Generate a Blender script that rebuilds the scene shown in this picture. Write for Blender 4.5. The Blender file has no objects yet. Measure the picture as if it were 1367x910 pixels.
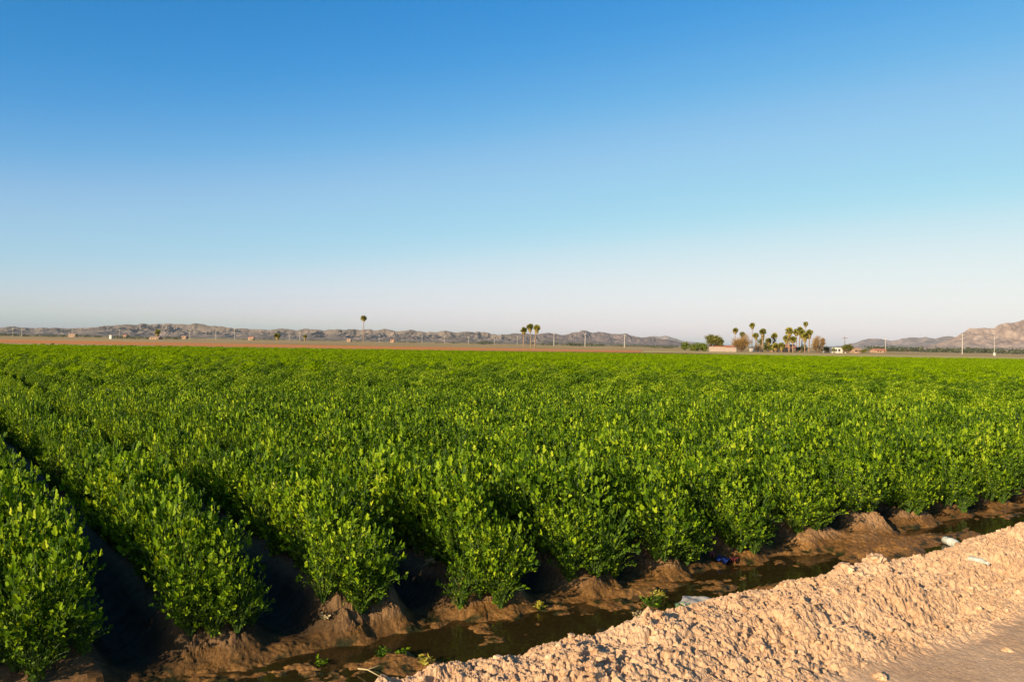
import bpy, math, random
import numpy as np
from mathutils import Vector, Matrix, Euler
R = math.radians
random.seed(7)
rng = np.random.default_rng(7)
scn = bpy.context.scene
C = scn.collection

# ------------------------------------------------------------------ camera
F = 1139.0; CX, CY = 683.5, 455.0; CAMH = 2.0
cd = bpy.data.cameras.new('camera'); cam = bpy.data.objects.new('camera', cd); C.objects.link(cam)
cd.sensor_width = 36; cd.lens = 36 * F / 1367; cd.clip_start = .05; cd.clip_end = 60000
ROT = (Matrix.Rotation(R(90.15), 3, 'X') @ Matrix.Rotation(R(1.0), 3, 'Z'))
cam.matrix_world = Matrix.Translation((0, 0, CAMH)) @ ROT.to_4x4()
scn.camera = cam

def ray(px, py):
    return ROT @ Vector(((px - CX) / F, -(py - CY) / F, -1))
def P(px, py, Y):                      # photograph pixel at a given distance ahead
    d = ray(px, py); return Vector((0, 0, CAMH)) + d * (Y / d.y)
def G(px, py, z=0.0):                  # photograph pixel on a level
    d = ray(px, py); return Vector((0, 0, CAMH)) + d * ((z - CAMH) / d.z)
ANG = R(35.7)
UX, UY = -math.sin(ANG), math.cos(ANG)
VX, VY = math.cos(ANG), math.sin(ANG)
def W(u, v): return (u * UX + v * VX, u * UY + v * VY)
def UV(p): return (p[0] * UX + p[1] * UY, p[0] * VX + p[1] * VY)

# ------------------------------------------------------------------ light
SUN_EL = R(18); SA = R(50)
ts = Vector((-math.cos(SA) * math.cos(SUN_EL), -math.sin(SA) * math.cos(SUN_EL), math.sin(SUN_EL)))
sl = bpy.data.lights.new('sun', 'SUN'); sl.energy = 5.0; sl.angle = R(.5); sl.color = (1, .81, .57)
so = bpy.data.objects.new('sun', sl); C.objects.link(so)
so.rotation_euler = ts.to_track_quat('Z', 'Y').to_euler(); so.location = (-30, -20, 40)
w = bpy.data.worlds.new('World'); scn.world = w; w.use_nodes = True
nt = w.node_tree; nt.nodes.clear()
sky = nt.nodes.new('ShaderNodeTexSky'); sky.sky_type = 'NISHITA'; sky.sun_disc = False
sky.sun_elevation = SUN_EL; sky.sun_rotation = math.atan2(ts.x, ts.y)
sky.air_density = 0.8; sky.dust_density = 1.0; sky.ozone_density = 4.0; sky.altitude = 0
bg = nt.nodes.new('ShaderNodeBackground'); bg.inputs[1].default_value = .115
wo = nt.nodes.new('ShaderNodeOutputWorld')

s1 = nt.nodes.new('ShaderNodeVectorMath'); s1.operation = 'SCALE'; s1.inputs['Scale'].default_value = .2
s2 = nt.nodes.new('ShaderNodeVectorMath'); s2.operation = 'SCALE'; s2.inputs['Scale'].default_value = 5
cv = nt.nodes.new('ShaderNodeRGBCurve'); cv.mapping.extend = 'EXTRAPOLATED'; cv.mapping.use_clip = False
for ci_, ptl in ((0, [(0, 0), (0.16, 0.025), (0.23, 0.12), (0.3, 0.28), (0.4, 0.385), (0.5, 0.60), (0.6, 0.76), (0.8, 0.93), (1, 1.0)]), (1, [(0, 0), (0.32, 0.25), (0.58, 0.56), (0.75, 0.70), (0.89, 0.80), (1.2, 0.95)]), (2, [(0, 0), (0.55, 0.53), (0.75, 0.71), (1.03, 0.83), (1.3, 0.88)])):
    c_ = cv.mapping.curves[ci_]
    while len(c_.points) < len(ptl): c_.points.new(.5, .5)
    for p_, (x_, y_) in zip(c_.points, ptl): p_.location = (x_, y_)
cv.mapping.update()
nt.links.new(sky.outputs[0], s1.inputs[0]); nt.links.new(s1.outputs[0], cv.inputs['Color']); nt.links.new(cv.outputs[0], s2.inputs[0]); nt.links.new(s2.outputs[0], bg.inputs[0]); nt.links.new(bg.outputs[0], wo.inputs[0])
vs = scn.view_settings; vs.view_transform = 'Standard'; vs.look = 'None'; vs.exposure = .8; vs.gamma = 1

# ------------------------------------------------------------------ helpers
def tag(o, label=None, cat=None, group=None, kind=None):
    if label: o['label'] = label
    if cat: o['category'] = cat
    if group: o['group'] = group
    if kind: o['kind'] = kind
    return o
def empty(name, loc, rz=0):
    o = bpy.data.objects.new(name, None); C.objects.link(o); o.location = loc
    o.rotation_euler = (0, 0, rz); o.empty_display_size = .1; return o
class MB:
    def __init__(s): s.v = []; s.f = []
    def add(s, vs, fs):
        b = len(s.v); s.v.extend(tuple(x) for x in vs); s.f.extend([b + i for i in f] for f in fs)
    def box(s, x0, x1, y0, y1, z0, z1):
        s.add([(x0,y0,z0),(x1,y0,z0),(x1,y1,z0),(x0,y1,z0),(x0,y0,z1),(x1,y0,z1),(x1,y1,z1),(x0,y1,z1)],
              [(0,3,2,1),(4,5,6,7),(0,1,5,4),(1,2,6,5),(2,3,7,6),(3,0,4,7)])
    def tube(s, pts, rad, n=6, cap=True):
        pts = [Vector(p) for p in pts]; b = len(s.v)
        if not hasattr(rad, '__len__'): rad = [rad] * len(pts)
        for i, p in enumerate(pts):
            t = (pts[min(i+1, len(pts)-1)] - pts[max(i-1, 0)]).normalized()
            a = t.cross(Vector((.3, .8, .1)) if abs(t.z) > .8 else Vector((0, 0, 1))).normalized(); c = t.cross(a)
            for k in range(n):
                th = 2 * math.pi * k / n
                s.v.append(tuple(p + (a * math.cos(th) + c * math.sin(th)) * rad[i]))
        for i in range(len(pts) - 1):
            for k in range(n):
                s.f.append([b+i*n+k, b+i*n+(k+1)%n, b+(i+1)*n+(k+1)%n, b+(i+1)*n+k])
        if cap:
            s.f.append([b + k for k in range(n)][::-1]); s.f.append([b + (len(pts)-1)*n + k for k in range(n)])
    def mesh(s, name, m, smooth=False):
        me = bpy.data.meshes.new(name); me.from_pydata(s.v, [], s.f); me.materials.append(m)
        if smooth: me.shade_smooth()
        me.update(); return me
    def build(s, name, m, parent=None, smooth=False):
        return link(name, s.mesh(name, m, smooth), parent)
def link(name, me, parent=None):
    o = bpy.data.objects.new(name, me); C.objects.link(o); o.parent = parent; return o

def hash2(ix, iy, seed):
    h = (ix.astype(np.int64) * 374761393 + iy.astype(np.int64) * 668265263 + seed * 974634777) & 0xffffffff
    h = ((h ^ (h >> 13)) * 1274126177) & 0xffffffff
    h = h ^ (h >> 16)
    return (h & 0xffffff) / float(0xffffff)
def vn(x, y, seed=0):
    ix = np.floor(x); iy = np.floor(y); fx = x - ix; fy = y - iy
    fx = fx * fx * fx * (fx * (fx * 6 - 15) + 10); fy = fy * fy * fy * (fy * (fy * 6 - 15) + 10)
    ix = ix.astype(np.int64); iy = iy.astype(np.int64)
    a = hash2(ix, iy, seed); b = hash2(ix+1, iy, seed); c = hash2(ix, iy+1, seed); d = hash2(ix+1, iy+1, seed)
    return (a*(1-fx)+b*fx)*(1-fy) + (c*(1-fx)+d*fx)*fy
def fbm(x, y, seed=0, o=4, g=.5):
    s = 0; a = 1; t = 0
    for i in range(o):
        s = s + a * vn(x * 2**i + 17.3*i, y * 2**i - 9.1*i, seed + i); t += a; a *= g
    return s / t * 2 - 1
def sst(a, b, x):
    t = np.clip((x - a) / (b - a), 0, 1); return t * t * (3 - 2 * t)

# ------------------------------------------------------------------ materials
def nodes(name):
    m = bpy.data.materials.new(name); m.use_nodes = True; t = m.node_tree; t.nodes.clear()
    out = t.nodes.new('ShaderNodeOutputMaterial'); return m, t, out
def N(t, kind, **kw):
    n = t.nodes.new('ShaderNode' + kind)
    for k, v in kw.items():
        if k in n.inputs.keys(): n.inputs[k].default_value = v
        else: setattr(n, k, v)
    return n
def ramp(t, fac, stops):
    r = t.nodes.new('ShaderNodeValToRGB'); e = r.color_ramp.elements
    while len(e) < len(stops): e.new(.5)
    for i, (p, c) in enumerate(stops):
        e[i].position = p; e[i].color = (*c, 1) if len(c) == 3 else c
    t.links.new(fac, r.inputs[0]); return r.outputs[0]
def simple(name, stops, scale=3., rough=.8, bump=0., bscale=30., spec=.3, coords='Object', detail=5):
    m, t, out = nodes(name); p = N(t, 'BsdfPrincipled', Roughness=rough)
    p.inputs['Specular IOR Level'].default_value = spec
    tc = N(t, 'TexCoord'); n = N(t, 'TexNoise', Scale=scale, Detail=detail)
    t.links.new(tc.outputs[coords], n.inputs['Vector'])
    t.links.new(ramp(t, n.outputs[0], stops), p.inputs['Base Color'])
    if bump:
        n2 = N(t, 'TexNoise', Scale=bscale, Detail=6.); b = N(t, 'Bump', Strength=bump, Distance=.02)
        t.links.new(tc.outputs[coords], n2.inputs['Vector']); t.links.new(n2.outputs[0], b.inputs['Height'])
        t.links.new(b.outputs[0], p.inputs['Normal'])
    t.links.new(p.outputs[0], out.inputs[0]); return m
def leafmat(name, stops, trans=.35, tcol=(.2, .4, .02), rough=.45, spec=.4, hv=.0):
    m, t, out = nodes(name)
    g = N(t, 'NewGeometry'); oi = N(t, 'ObjectInfo')
    ad = N(t, 'Math', operation='MULTIPLY_ADD'); ad.inputs[1].default_value = .35
    t.links.new(oi.outputs['Random'], ad.inputs[0])
    mu = N(t, 'Math', operation='MULTIPLY'); mu.inputs[1].default_value = .65
    t.links.new(g.outputs['Random Per Island'], mu.inputs[0]); t.links.new(mu.outputs[0], ad.inputs[2])
    col = ramp(t, ad.outputs[0], stops)
    p = N(t, 'BsdfPrincipled', Roughness=rough); p.inputs['Specular IOR Level'].default_value = spec
    t.links.new(col, p.inputs['Base Color'])
    tr = N(t, 'BsdfTranslucent'); mx = N(t, 'Mix', data_type='RGBA', blend_type='MULTIPLY'); mx.inputs[0].default_value = 0
    hs = N(t, 'HueSaturation', Value=1.6, Saturation=1.1, Hue=.485); t.links.new(col, hs.inputs['Color'])
    t.links.new(hs.outputs[0], tr.inputs[0])
    ms = N(t, 'MixShader'); ms.inputs[0].default_value = trans
    t.links.new(p.outputs[0], ms.inputs[1]); t.links.new(tr.outputs[0], ms.inputs[2]); t.links.new(ms.outputs[0], out.inputs[0])
    return m

M = {}
M['leaf'] = leafmat('crop_leaf', [(0, (.010, .028, .002)), (.3, (.036, .082, .002)), (.60, (.12, .205, .004)), (.86, (.27, .36, .010)), (1, (.42, .46, .03))], trans=.26, rough=.55, spec=.14)
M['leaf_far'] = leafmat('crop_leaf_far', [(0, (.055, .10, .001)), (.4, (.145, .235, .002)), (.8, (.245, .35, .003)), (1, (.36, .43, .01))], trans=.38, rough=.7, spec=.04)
M['stalk'] = simple('crop_stalk', [(.3, (.035, .075, .01)), (.7, (.08, .13, .025))], scale=20, rough=.5)
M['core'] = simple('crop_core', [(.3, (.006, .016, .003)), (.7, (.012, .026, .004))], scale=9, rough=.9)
M['yellow_leaf'] = leafmat('yellowing_leaf', [(0, (.22, .22, .02)), (.5, (.42, .36, .04)), (1, (.5, .42, .1))], trans=.3)
M['dry_leaf'] = simple('dry_leaf', [(.3, (.3, .22, .1)), (.7, (.45, .36, .2))], scale=30)
M['palm_leaf'] = leafmat('palm_frond', [(0, (.08, .09, .01)), (.5, (.20, .19, .025)), (1, (.32, .28, .05))], trans=.15)
M['dead_frond'] = leafmat('dead_frond', [(0, (.16, .11, .03)), (.5, (.27, .19, .05)), (1, (.36, .27, .08))], trans=.1)
M['palm_trunk'] = simple('palm_trunk', [(.3, (.17, .11, .07)), (.7, (.3, .2, .13))], scale=2)
M['bark'] = simple('bark', [(.3, (.08, .055, .035)), (.7, (.16, .11, .07))], scale=3)
M['tree_leaf'] = leafmat('tree_leaf', [(0, (.04, .05, .008)), (.5, (.12, .125, .014)), (1, (.24, .22, .03))], trans=.2)
M['bush_leaf'] = leafmat('bush_leaf', [(0, (.06, .09, .01)), (.5, (.14, .18, .015)), (1, (.26, .28, .03))], trans=.2)
M['brown_leaf'] = leafmat('brown_twigs', [(0, (.13, .07, .02)), (.5, (.26, .15, .04)), (1, (.36, .23, .06))], trans=.1)
M['scrub'] = leafmat('desert_scrub', [(0, (.03, .04, .018)), (.5, (.06, .07, .03)), (1, (.12, .11, .05))], trans=.1)
M['stucco'] = simple('white_stucco', [(.3, (.33, .25, .2)), (.7, (.40, .31, .25))], scale=1.2)
M['white'] = simple('white_paint', [(.3, (.52, .49, .44)), (.7, (.6, .57, .51))], scale=1.2)
M['pink'] = simple('tan_stucco', [(.3, (.34, .21, .13)), (.7, (.42, .27, .17))], scale=1.2)
M['shadewall'] = simple('shaded_wall', [(.3, (.05, .04, .045)), (.7, (.09, .07, .07))], scale=1.2)  # shade on the farmhouse front is put into this wall colour
M['tile'] = simple('clay_tile', [(.3, (.36, .13, .07)), (.7, (.5, .2, .11))], scale=2.)
M['glass'] = simple('window_glass', [(.3, (.02, .025, .03)), (.7, (.04, .05, .06))], rough=.15, spec=.6)
M['pole'] = simple('weathered_pole', [(.3, (.38, .34, .28)), (.7, (.5, .45, .38))], scale=1)
M['wood'] = simple('dark_wood', [(.3, (.1, .07, .05)), (.7, (.18, .13, .09))], scale=1)

# near ground: dry crumbly soil, wet mud where the surface carries moisture
def soil():
    m, t, out = nodes('field_soil'); L = t.links.new
    p = N(t, 'BsdfPrincipled'); tc = N(t, 'TexCoord')
    at = N(t, 'Attribute', attribute_name='wet')
    n1 = N(t, 'TexNoise', Scale=2.2, Detail=8., Roughness=.62); n2 = N(t, 'TexNoise', Scale=45., Detail=6., Roughness=.7)
    for n in (n1, n2): L(tc.outputs['Object'], n.inputs['Vector'])
    ad = N(t, 'Math', operation='MULTIPLY_ADD'); ad.inputs[1].default_value = .6; L(n2.outputs[0], ad.inputs[0]); 
    h = N(t, 'Math', operation='MULTIPLY'); h.inputs[1].default_value = .45; L(n1.outputs[0], h.inputs[0]); L(h.outputs[0], ad.inputs[2])
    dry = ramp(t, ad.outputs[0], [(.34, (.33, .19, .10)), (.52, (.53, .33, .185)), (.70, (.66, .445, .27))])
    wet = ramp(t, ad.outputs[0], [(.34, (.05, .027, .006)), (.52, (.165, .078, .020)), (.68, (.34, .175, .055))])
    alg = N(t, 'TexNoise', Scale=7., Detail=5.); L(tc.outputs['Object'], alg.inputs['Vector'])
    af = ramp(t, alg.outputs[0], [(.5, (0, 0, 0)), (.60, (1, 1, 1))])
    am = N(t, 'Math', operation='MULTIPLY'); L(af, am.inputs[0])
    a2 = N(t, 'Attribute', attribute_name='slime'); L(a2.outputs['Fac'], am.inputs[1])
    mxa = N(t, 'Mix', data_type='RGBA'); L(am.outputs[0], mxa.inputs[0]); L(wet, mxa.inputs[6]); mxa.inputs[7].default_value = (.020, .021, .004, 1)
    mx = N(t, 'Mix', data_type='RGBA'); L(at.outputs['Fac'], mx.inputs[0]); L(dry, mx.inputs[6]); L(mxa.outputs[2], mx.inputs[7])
    dp = N(t, 'Attribute', attribute_name='shaded_mud'); mxd = N(t, 'Mix', data_type='RGBA'); L(dp.outputs['Fac'], mxd.inputs[0]); L(mx.outputs[2], mxd.inputs[6]); mxd.inputs[7].default_value = (.016, .011, .005, 1)  # near-black mud colour carries the shade between the rows
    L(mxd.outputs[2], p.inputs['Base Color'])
    rr = N(t, 'MapRange'); rr.inputs[3].default_value = .95; rr.inputs[4].default_value = .55; L(at.outputs['Fac'], rr.inputs[0]); L(rr.outputs[0], p.inputs['Roughness'])
    p.inputs['Specular IOR Level'].default_value = .18
    n3 = N(t, 'TexNoise', Scale=55., Detail=9., Roughness=.75); L(tc.outputs['Object'], n3.inputs['Vector'])
    b = N(t, 'Bump', Strength=.8, Distance=.014); L(n3.outputs[0], b.inputs['Height']); L(b.outputs[0], p.inputs['Normal'])
    L(p.outputs[0], out.inputs[0]); return m
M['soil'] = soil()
M['clod'] = simple('dry_clod', [(.34, (.33, .19, .10)), (.52, (.53, .33, .185)), (.70, (.66, .445, .27))], scale=9, rough=.95, bump=.5, bscale=90, coords='Object')

def water():
    m, t, out = nodes('ditch_water'); L = t.links.new
    tc = N(t, 'TexCoord'); n = N(t, 'TexNoise', Scale=9., Detail=4.); L(tc.outputs['Object'], n.inputs['Vector'])
    b = N(t, 'Bump', Strength=.12, Distance=.02); L(n.outputs[0], b.inputs['Height'])
    gl = N(t, 'BsdfGlossy', Roughness=.05); L(b.outputs[0], gl.inputs['Normal'])
    tr = N(t, 'BsdfTransparent'); tr.inputs[0].default_value = (.72, .62, .38, 1)
    df = N(t, 'BsdfDiffuse'); df.inputs[0].default_value = (.10, .065, .02, 1)
    m0 = N(t, 'MixShader'); m0.inputs[0].default_value = .25; L(tr.outputs[0], m0.inputs[1]); L(df.outputs[0], m0.inputs[2])
    fr = N(t, 'Fresnel', IOR=1.33); L(b.outputs[0], fr.inputs['Normal'])
    ms = N(t, 'MixShader'); L(fr.outputs[0], ms.inputs[0]); L(m0.outputs[0], ms.inputs[1]); L(gl.outputs[0], ms.inputs[2])
    L(ms.outputs[0], out.inputs[0]); return m
M['water'] = water()

# ------------------------------------------------------------------ near terrain
SP = .98; V0 = .66; NROW = 175
def seq(*segs):
    a = []
    for x0, x1, s in segs: a.append(np.arange(x0, x1 - s * .5, s))
    return np.concatenate(a + [np.array([segs[-1][1]])])
us = seq((-14, 1.2, .4), (1.2, 2.6, .025), (2.6, 4.15, .0072), (4.15, 5.9, .0125), (5.9, 9, .07), (9, 30, .5), (30, 160, 5))
vs_ = seq((-14, -1, .2), (-1, 1, .04), (1, 8.6, .0075), (8.6, 9.5, .0105), (9.5, 16, .035), (16, 60, .16), (60, 175, .245))
U, V = np.meshgrid(us, vs_, indexing='ij')
def terrain(U, V):
    wob = .05 * fbm(V * .7, U * 0 + 3, 11, 3)
    n_big = fbm(U * 1.3, V * 1.3, 3, 3)
    z = np.full(U.shape, .26) + .012 * n_big
    crest = 3.55 + wob * 1.5
    up = sst(2.5, 3.3, U + wob * 2 + .18 * fbm(V * 1.1, U * 1.1, 203, 3))
    z = z + up * (.15 + .05 * n_big)
    # fall to the ditch
    fall = sst(crest - .02, crest + .42 + .1 * fbm(V * 1.9, U * 0, 21, 3), U)
    bed_z = .002 + .08 * fbm(U * 3.4, V * 2.0, 31, 5, .62)
    z = z * (1 - fall) + bed_z * fall
    # mud bar on the right
    bar = np.exp(-((V - 8.0) / .62) ** 2 - ((U - 4.95) / .42) ** 2)
    z = z + .12 * bar * fall
    # beds
    k = np.round((V - V0) / SP); dv = V - (V0 + SP * k)
    tip = 5.02 - .06 * sst(4, 5, k) + .18 * (hash2(k.astype(int), k.astype(int) * 0 + 5, 2) - .5) + .75 * np.abs(dv) ** 2.0 + .12 * fbm(U * 0 + k * 3, V * 3, 41, 3)
    s = sst(0, .30 + .1 * hash2(k.astype(int), k.astype(int) * 0 + 9, 4) + .1, U - tip)
    across = 1 - sst(.18, .45, np.abs(dv) + .03 * fbm(U * 2, V * 4, 5, 2))
    bedh = (.14 + .05 * (1 - sst(1.5, 3.5, k)) + .05 * hash2(k.astype(int), k.astype(int) * 0 + 7, 3) + .03 * fbm(U * 3, V * 3, 8, 3)) * across
    inside = sst(4.9, 5.6, U)
    z = z + s * bedh + inside * (.05 - bed_z * .6)
    return z, fall, s * across, crest
Z, fall, mound, crest = terrain(U, V)
rough = sst(2.45, 2.8, U + .12 * fbm(V * 1.5, U * 1.5, 61, 3)) * (1 - .85 * sst(3.75, 3.98, U))
top_m = sst(.2, .8, mound)
amp = rough + .8 * top_m * (U > 4.5) * (U < 7)
# crumbs and clods: hemispherical lumps pressed into one surface
lump = np.zeros_like(Z)
def drop(n, u0, u1, v0, v1, r0, r1, pw=2.0, flat=.75):
    plate = pw < 0; pw = abs(pw)
    for _ in range(n):
        cu = random.uniform(u0, u1); cv = random.uniform(v0, v1)
        r = r0 + (r1 - r0) * random.random() ** pw
        i0, i1 = np.searchsorted(us, (cu - r, cu + r)); j0, j1 = np.searchsorted(vs_, (cv - r, cv + r))
        if i1 <= i0 or j1 <= j0: continue
        du = (us[i0:i1, None] - cu); dv = (vs_[None, j0:j1] - cv)
        a = random.uniform(0, 3.14); e = random.uniform(.6, 1.0)
        x = du * math.cos(a) + dv * math.sin(a); y = (-du * math.sin(a) + dv * math.cos(a)) / e
        x = x + wu_[i0:i1, j0:j1]; y = y + wv_[i0:i1, j0:j1]; d = (np.abs(x) ** 2.4 + np.abs(y) ** 2.4) ** (1 / 2.4) / r
        h = np.clip(1 - d ** 3, 0, 1) ** .5 * r * flat * random.uniform(.6, 1.1)
        if plate: h = np.clip((1 - d) * 5, 0, 1) * r * flat * (.45 + .55 * np.clip(x / r * random.choice((-1, 1)) + y / r * random.uniform(-.6, .6), -1, 1))
        lump[i0:i1, j0:j1] = np.maximum(lump[i0:i1, j0:j1], h)
wu_ = fbm(U * 9, V * 9, 141, 3) * .028; wv_ = fbm(U * 9, V * 9, 151, 3) * .028
drop(9000, 2.4, 4.0, 1, 9, .006, .018, 2.0, 1.0)
drop(450, 2.45, 3.95, 1, 9, .02, .045, 2.0, .7)
drop(1500, 2.45, 3.95, 1, 9, .02, .08, -2.2, .62)
drop(160, 2.6, 3.8, 1, 9, .08, .17, -1.6, .42)
drop(600, 5.0, 5.7, -.5, 10, .02, .09, -2.0, .6)
drop(300, 2.6, 3.85, 1, 9, .07, .2, 1.6, .26)
drop(9000, 5.0, 5.8, -.5, 10, .01, .028, 2.0, .9)
drop(900, 5.05, 5.8, -.5, 10, .03, .08, 2.0, .6)
gr0 = fbm(U * 60, V * 60, 84, 2)
n_f = fbm(U * 14, V * 14, 71, 4); n_m = fbm(U * 4.5, V * 4.5, 75, 4)
lump = lump * (.75 + .5 * fbm(U * 30, V * 30, 77, 2))
patch = .2 + .8 * sst(-.15, .4, fbm(U * 2.6, V * 2.6, 171, 3))
rid = 1 - np.abs(fbm(U * 7, V * 7, 181, 4)) * 2.2
Z = Z + amp * (lump * patch + .014 * n_f + .03 * n_m - .03 * np.clip(rid * 2 - 1.1, 0, 1) + .012 * fbm(U * 34, V * 34, 191, 3))
Z = Z + (1 - rough) * (U < 3) * (.004 * fbm(U * 22, V * 2.5, 83, 3) + .002 * gr0 + .006 * fbm(U * 9, V * 1.2, 81, 3) + .004 * n_f)
# scraped streaks in the berm running down its slope
Z = Z - rough * .012 * sst(.25, .5, fbm((U + V * .5) * 6, (V - U * .3) * 1.5, 91, 3))
gr = hash2(np.arange(U.shape[0])[:, None] + 0 * U.astype(int), np.arange(U.shape[1])[None, :] + 0 * U.astype(int), 5) - .5
Z = Z + amp * gr * .0045 + amp * .010 * fbm(U * 60, V * 60, 193, 2)
mud = (1 - rough) * (U > 3.7) * (U < 5.6)
Z = Z + mud * (.008 * n_f + .01 * fbm(U * 9, V * 9, 95, 3))
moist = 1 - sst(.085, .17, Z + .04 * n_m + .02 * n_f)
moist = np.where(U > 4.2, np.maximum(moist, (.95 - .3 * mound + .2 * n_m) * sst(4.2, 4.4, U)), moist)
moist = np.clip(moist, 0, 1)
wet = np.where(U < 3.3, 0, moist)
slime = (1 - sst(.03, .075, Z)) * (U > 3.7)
shaded_mud = np.clip(.95 * sst(5.0, 5.6, U + .15 * n_m) * (1 - .35 * sst(.5, 1, mound)), 0, 1)  # furrow shade painted into the wet mud of the field floor
nu, nv = U.shape
X3 = U * UX + V * VX; Y3 = U * UY + V * VY
def gridmesh(name, X, Y, Zz, mat, smooth=True, attrs={}):
    nu, nv = X.shape; me = bpy.data.meshes.new(name)
    co = np.stack([X, Y, Zz], -1).reshape(-1, 3).astype(np.float32)
    me.vertices.add(nu * nv); me.vertices.foreach_set('co', co.ravel())
    idx = np.arange(nu * nv).reshape(nu, nv)
    q = np.stack([idx[:-1, :-1], idx[:-1, 1:], idx[1:, 1:], idx[1:, :-1]], -1).reshape(-1, 4)
    # faces look up
    a, b, c = co[q[0, 0]], co[q[0, 1]], co[q[0, 3]]
    if np.cross(b - a, c - a)[2] < 0: q = q[:, ::-1]
    n = len(q); me.loops.add(n * 4); me.polygons.add(n)
    me.loops.foreach_set('vertex_index', q.ravel().astype(np.int32))
    me.polygons.foreach_set('loop_start', np.arange(0, n * 4, 4, dtype=np.int32))
    me.polygons.foreach_set('use_smooth', np.full(n, smooth))
    for k, arr in attrs.items():
        at = me.attributes.new(k, 'FLOAT', 'POINT'); at.data.foreach_set('value', arr.ravel().astype(np.float32))
    me.materials.append(mat); me.update(calc_edges=True); me.validate()
    return me
o = link('soil_ground', gridmesh('soil_ground', X3, Y3, Z, M['soil'], smooth=False, attrs={'wet': wet, 'slime': slime, 'shaded_mud': shaded_mud})); tag(o, kind='structure')
def zat(u, v):
    i = min(max(np.searchsorted(us, u), 1), nu - 1); j = min(max(np.searchsorted(vs_, v), 1), nv - 1)
    return float(Z[i, j])

# water in the tail ditch
wu = np.arange(3.55, 6.01, .08); wv = seq((-14, 60, .25), (60, 175, 2))
WU, WV = np.meshgrid(wu, wv, indexing='ij')
o = link('ditch_water', gridmesh('ditch_water', WU*UX+WV*VX, WU*UY+WV*VY, WU*0 + .012, M['water'])); tag(o, kind='structure')

# far ground: one sheet to the horizon, rising beyond the crop
def radial(name, mat, r, zf, a0=-180, a1=180, n=180):
    A, RR = np.meshgrid(np.radians(np.linspace(a0, a1, n + 1)), np.array(r), indexing='ij')
    X = RR * np.sin(A); Y = RR * np.cos(A)
    return gridmesh(name, X, Y, zf(X, Y, RR), mat)
def far_mat():
    m, t, out = nodes('desert_flat'); L = t.links.new
    p = N(t, 'BsdfPrincipled', Roughness=.95); p.inputs['Specular IOR Level'].default_value = .1
    tc = N(t, 'TexCoord'); mp = N(t, 'Mapping'); mp.inputs['Scale'].default_value = (.25, 1, 1); L(tc.outputs['Object'], mp.inputs[0])
    n = N(t, 'TexNoise', Scale=.03, Detail=9., Roughness=.6); L(mp.outputs[0], n.inputs['Vector'])
    L(ramp(t, n.outputs[0], [(.33, (.17, .14, .045)), (.45, (.30, .22, .09)), (.55, (.42, .28, .12)), (.68, (.50, .34, .16))]), p.inputs['Base Color'])
    L(p.outputs[0], out.inputs[0]); return m
M['far'] = far_mat()
rs = [0, 30, 80, 95, 105, 115, 125, 150, 200, 300, 450, 700, 1000, 1500, 2200, 3500, 6000, 9000, 13000]
o = link('desert_ground', radial('desert_ground', M['far'], rs, lambda X, Y, r: np.where(r < 90, -.6, np.where(r < 110, -.1, .02))))
tag(o, kind='structure')
# the tilled strip and pale track beyond the crop
def strip(name, pts, z, mat):
    mb = MB(); mb.add([(x, y, z) for x, y in pts], [list(range(len(pts)))]); return tag(mb.build(name, mat), kind='structure')
def strip_mat(name, stops, sc=(.02, .6, 1)):
    m, t, out = nodes(name); L = t.links.new
    p = N(t, 'BsdfPrincipled', Roughness=.95); p.inputs['Specular IOR Level'].default_value = .1
    tc = N(t, 'TexCoord'); mp = N(t, 'Mapping'); mp.inputs['Scale'].default_value = sc; L(tc.outputs['Object'], mp.inputs[0])
    n = N(t, 'TexNoise', Scale=.35, Detail=7., Roughness=.65); L(mp.outputs[0], n.inputs['Vector'])
    L(ramp(t, n.outputs[0], stops), p.inputs['Base Color']); L(p.outputs[0], out.inputs[0]); return m
M['tilled'] = strip_mat('tilled_soil', [(.35, (.38, .13, .03)), (.5, (.55, .21, .055)), (.65, (.66, .31, .10))])
M['track'] = strip_mat('farm_track', [(.35, (.42, .28, .15)), (.65, (.56, .38, .22))])
M['stubble'] = strip_mat('stubble', [(.35, (.32, .25, .07)), (.5, (.45, .34, .12)), (.65, (.55, .41, .18))])
strip('dirt_track', [(-330, 165), (260, 178), (260, 200), (-330, 187)], .05, M['track'])
strip('tilled_field', [(-700, 187.5), (-60, 196), (30, 197.5), (50, 330), (-700, 312)], .055, M['tilled'])
strip('stubble_field', [(31, 200), (520, 210), (520, 330), (51, 330)], .06, M['stubble'])

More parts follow.
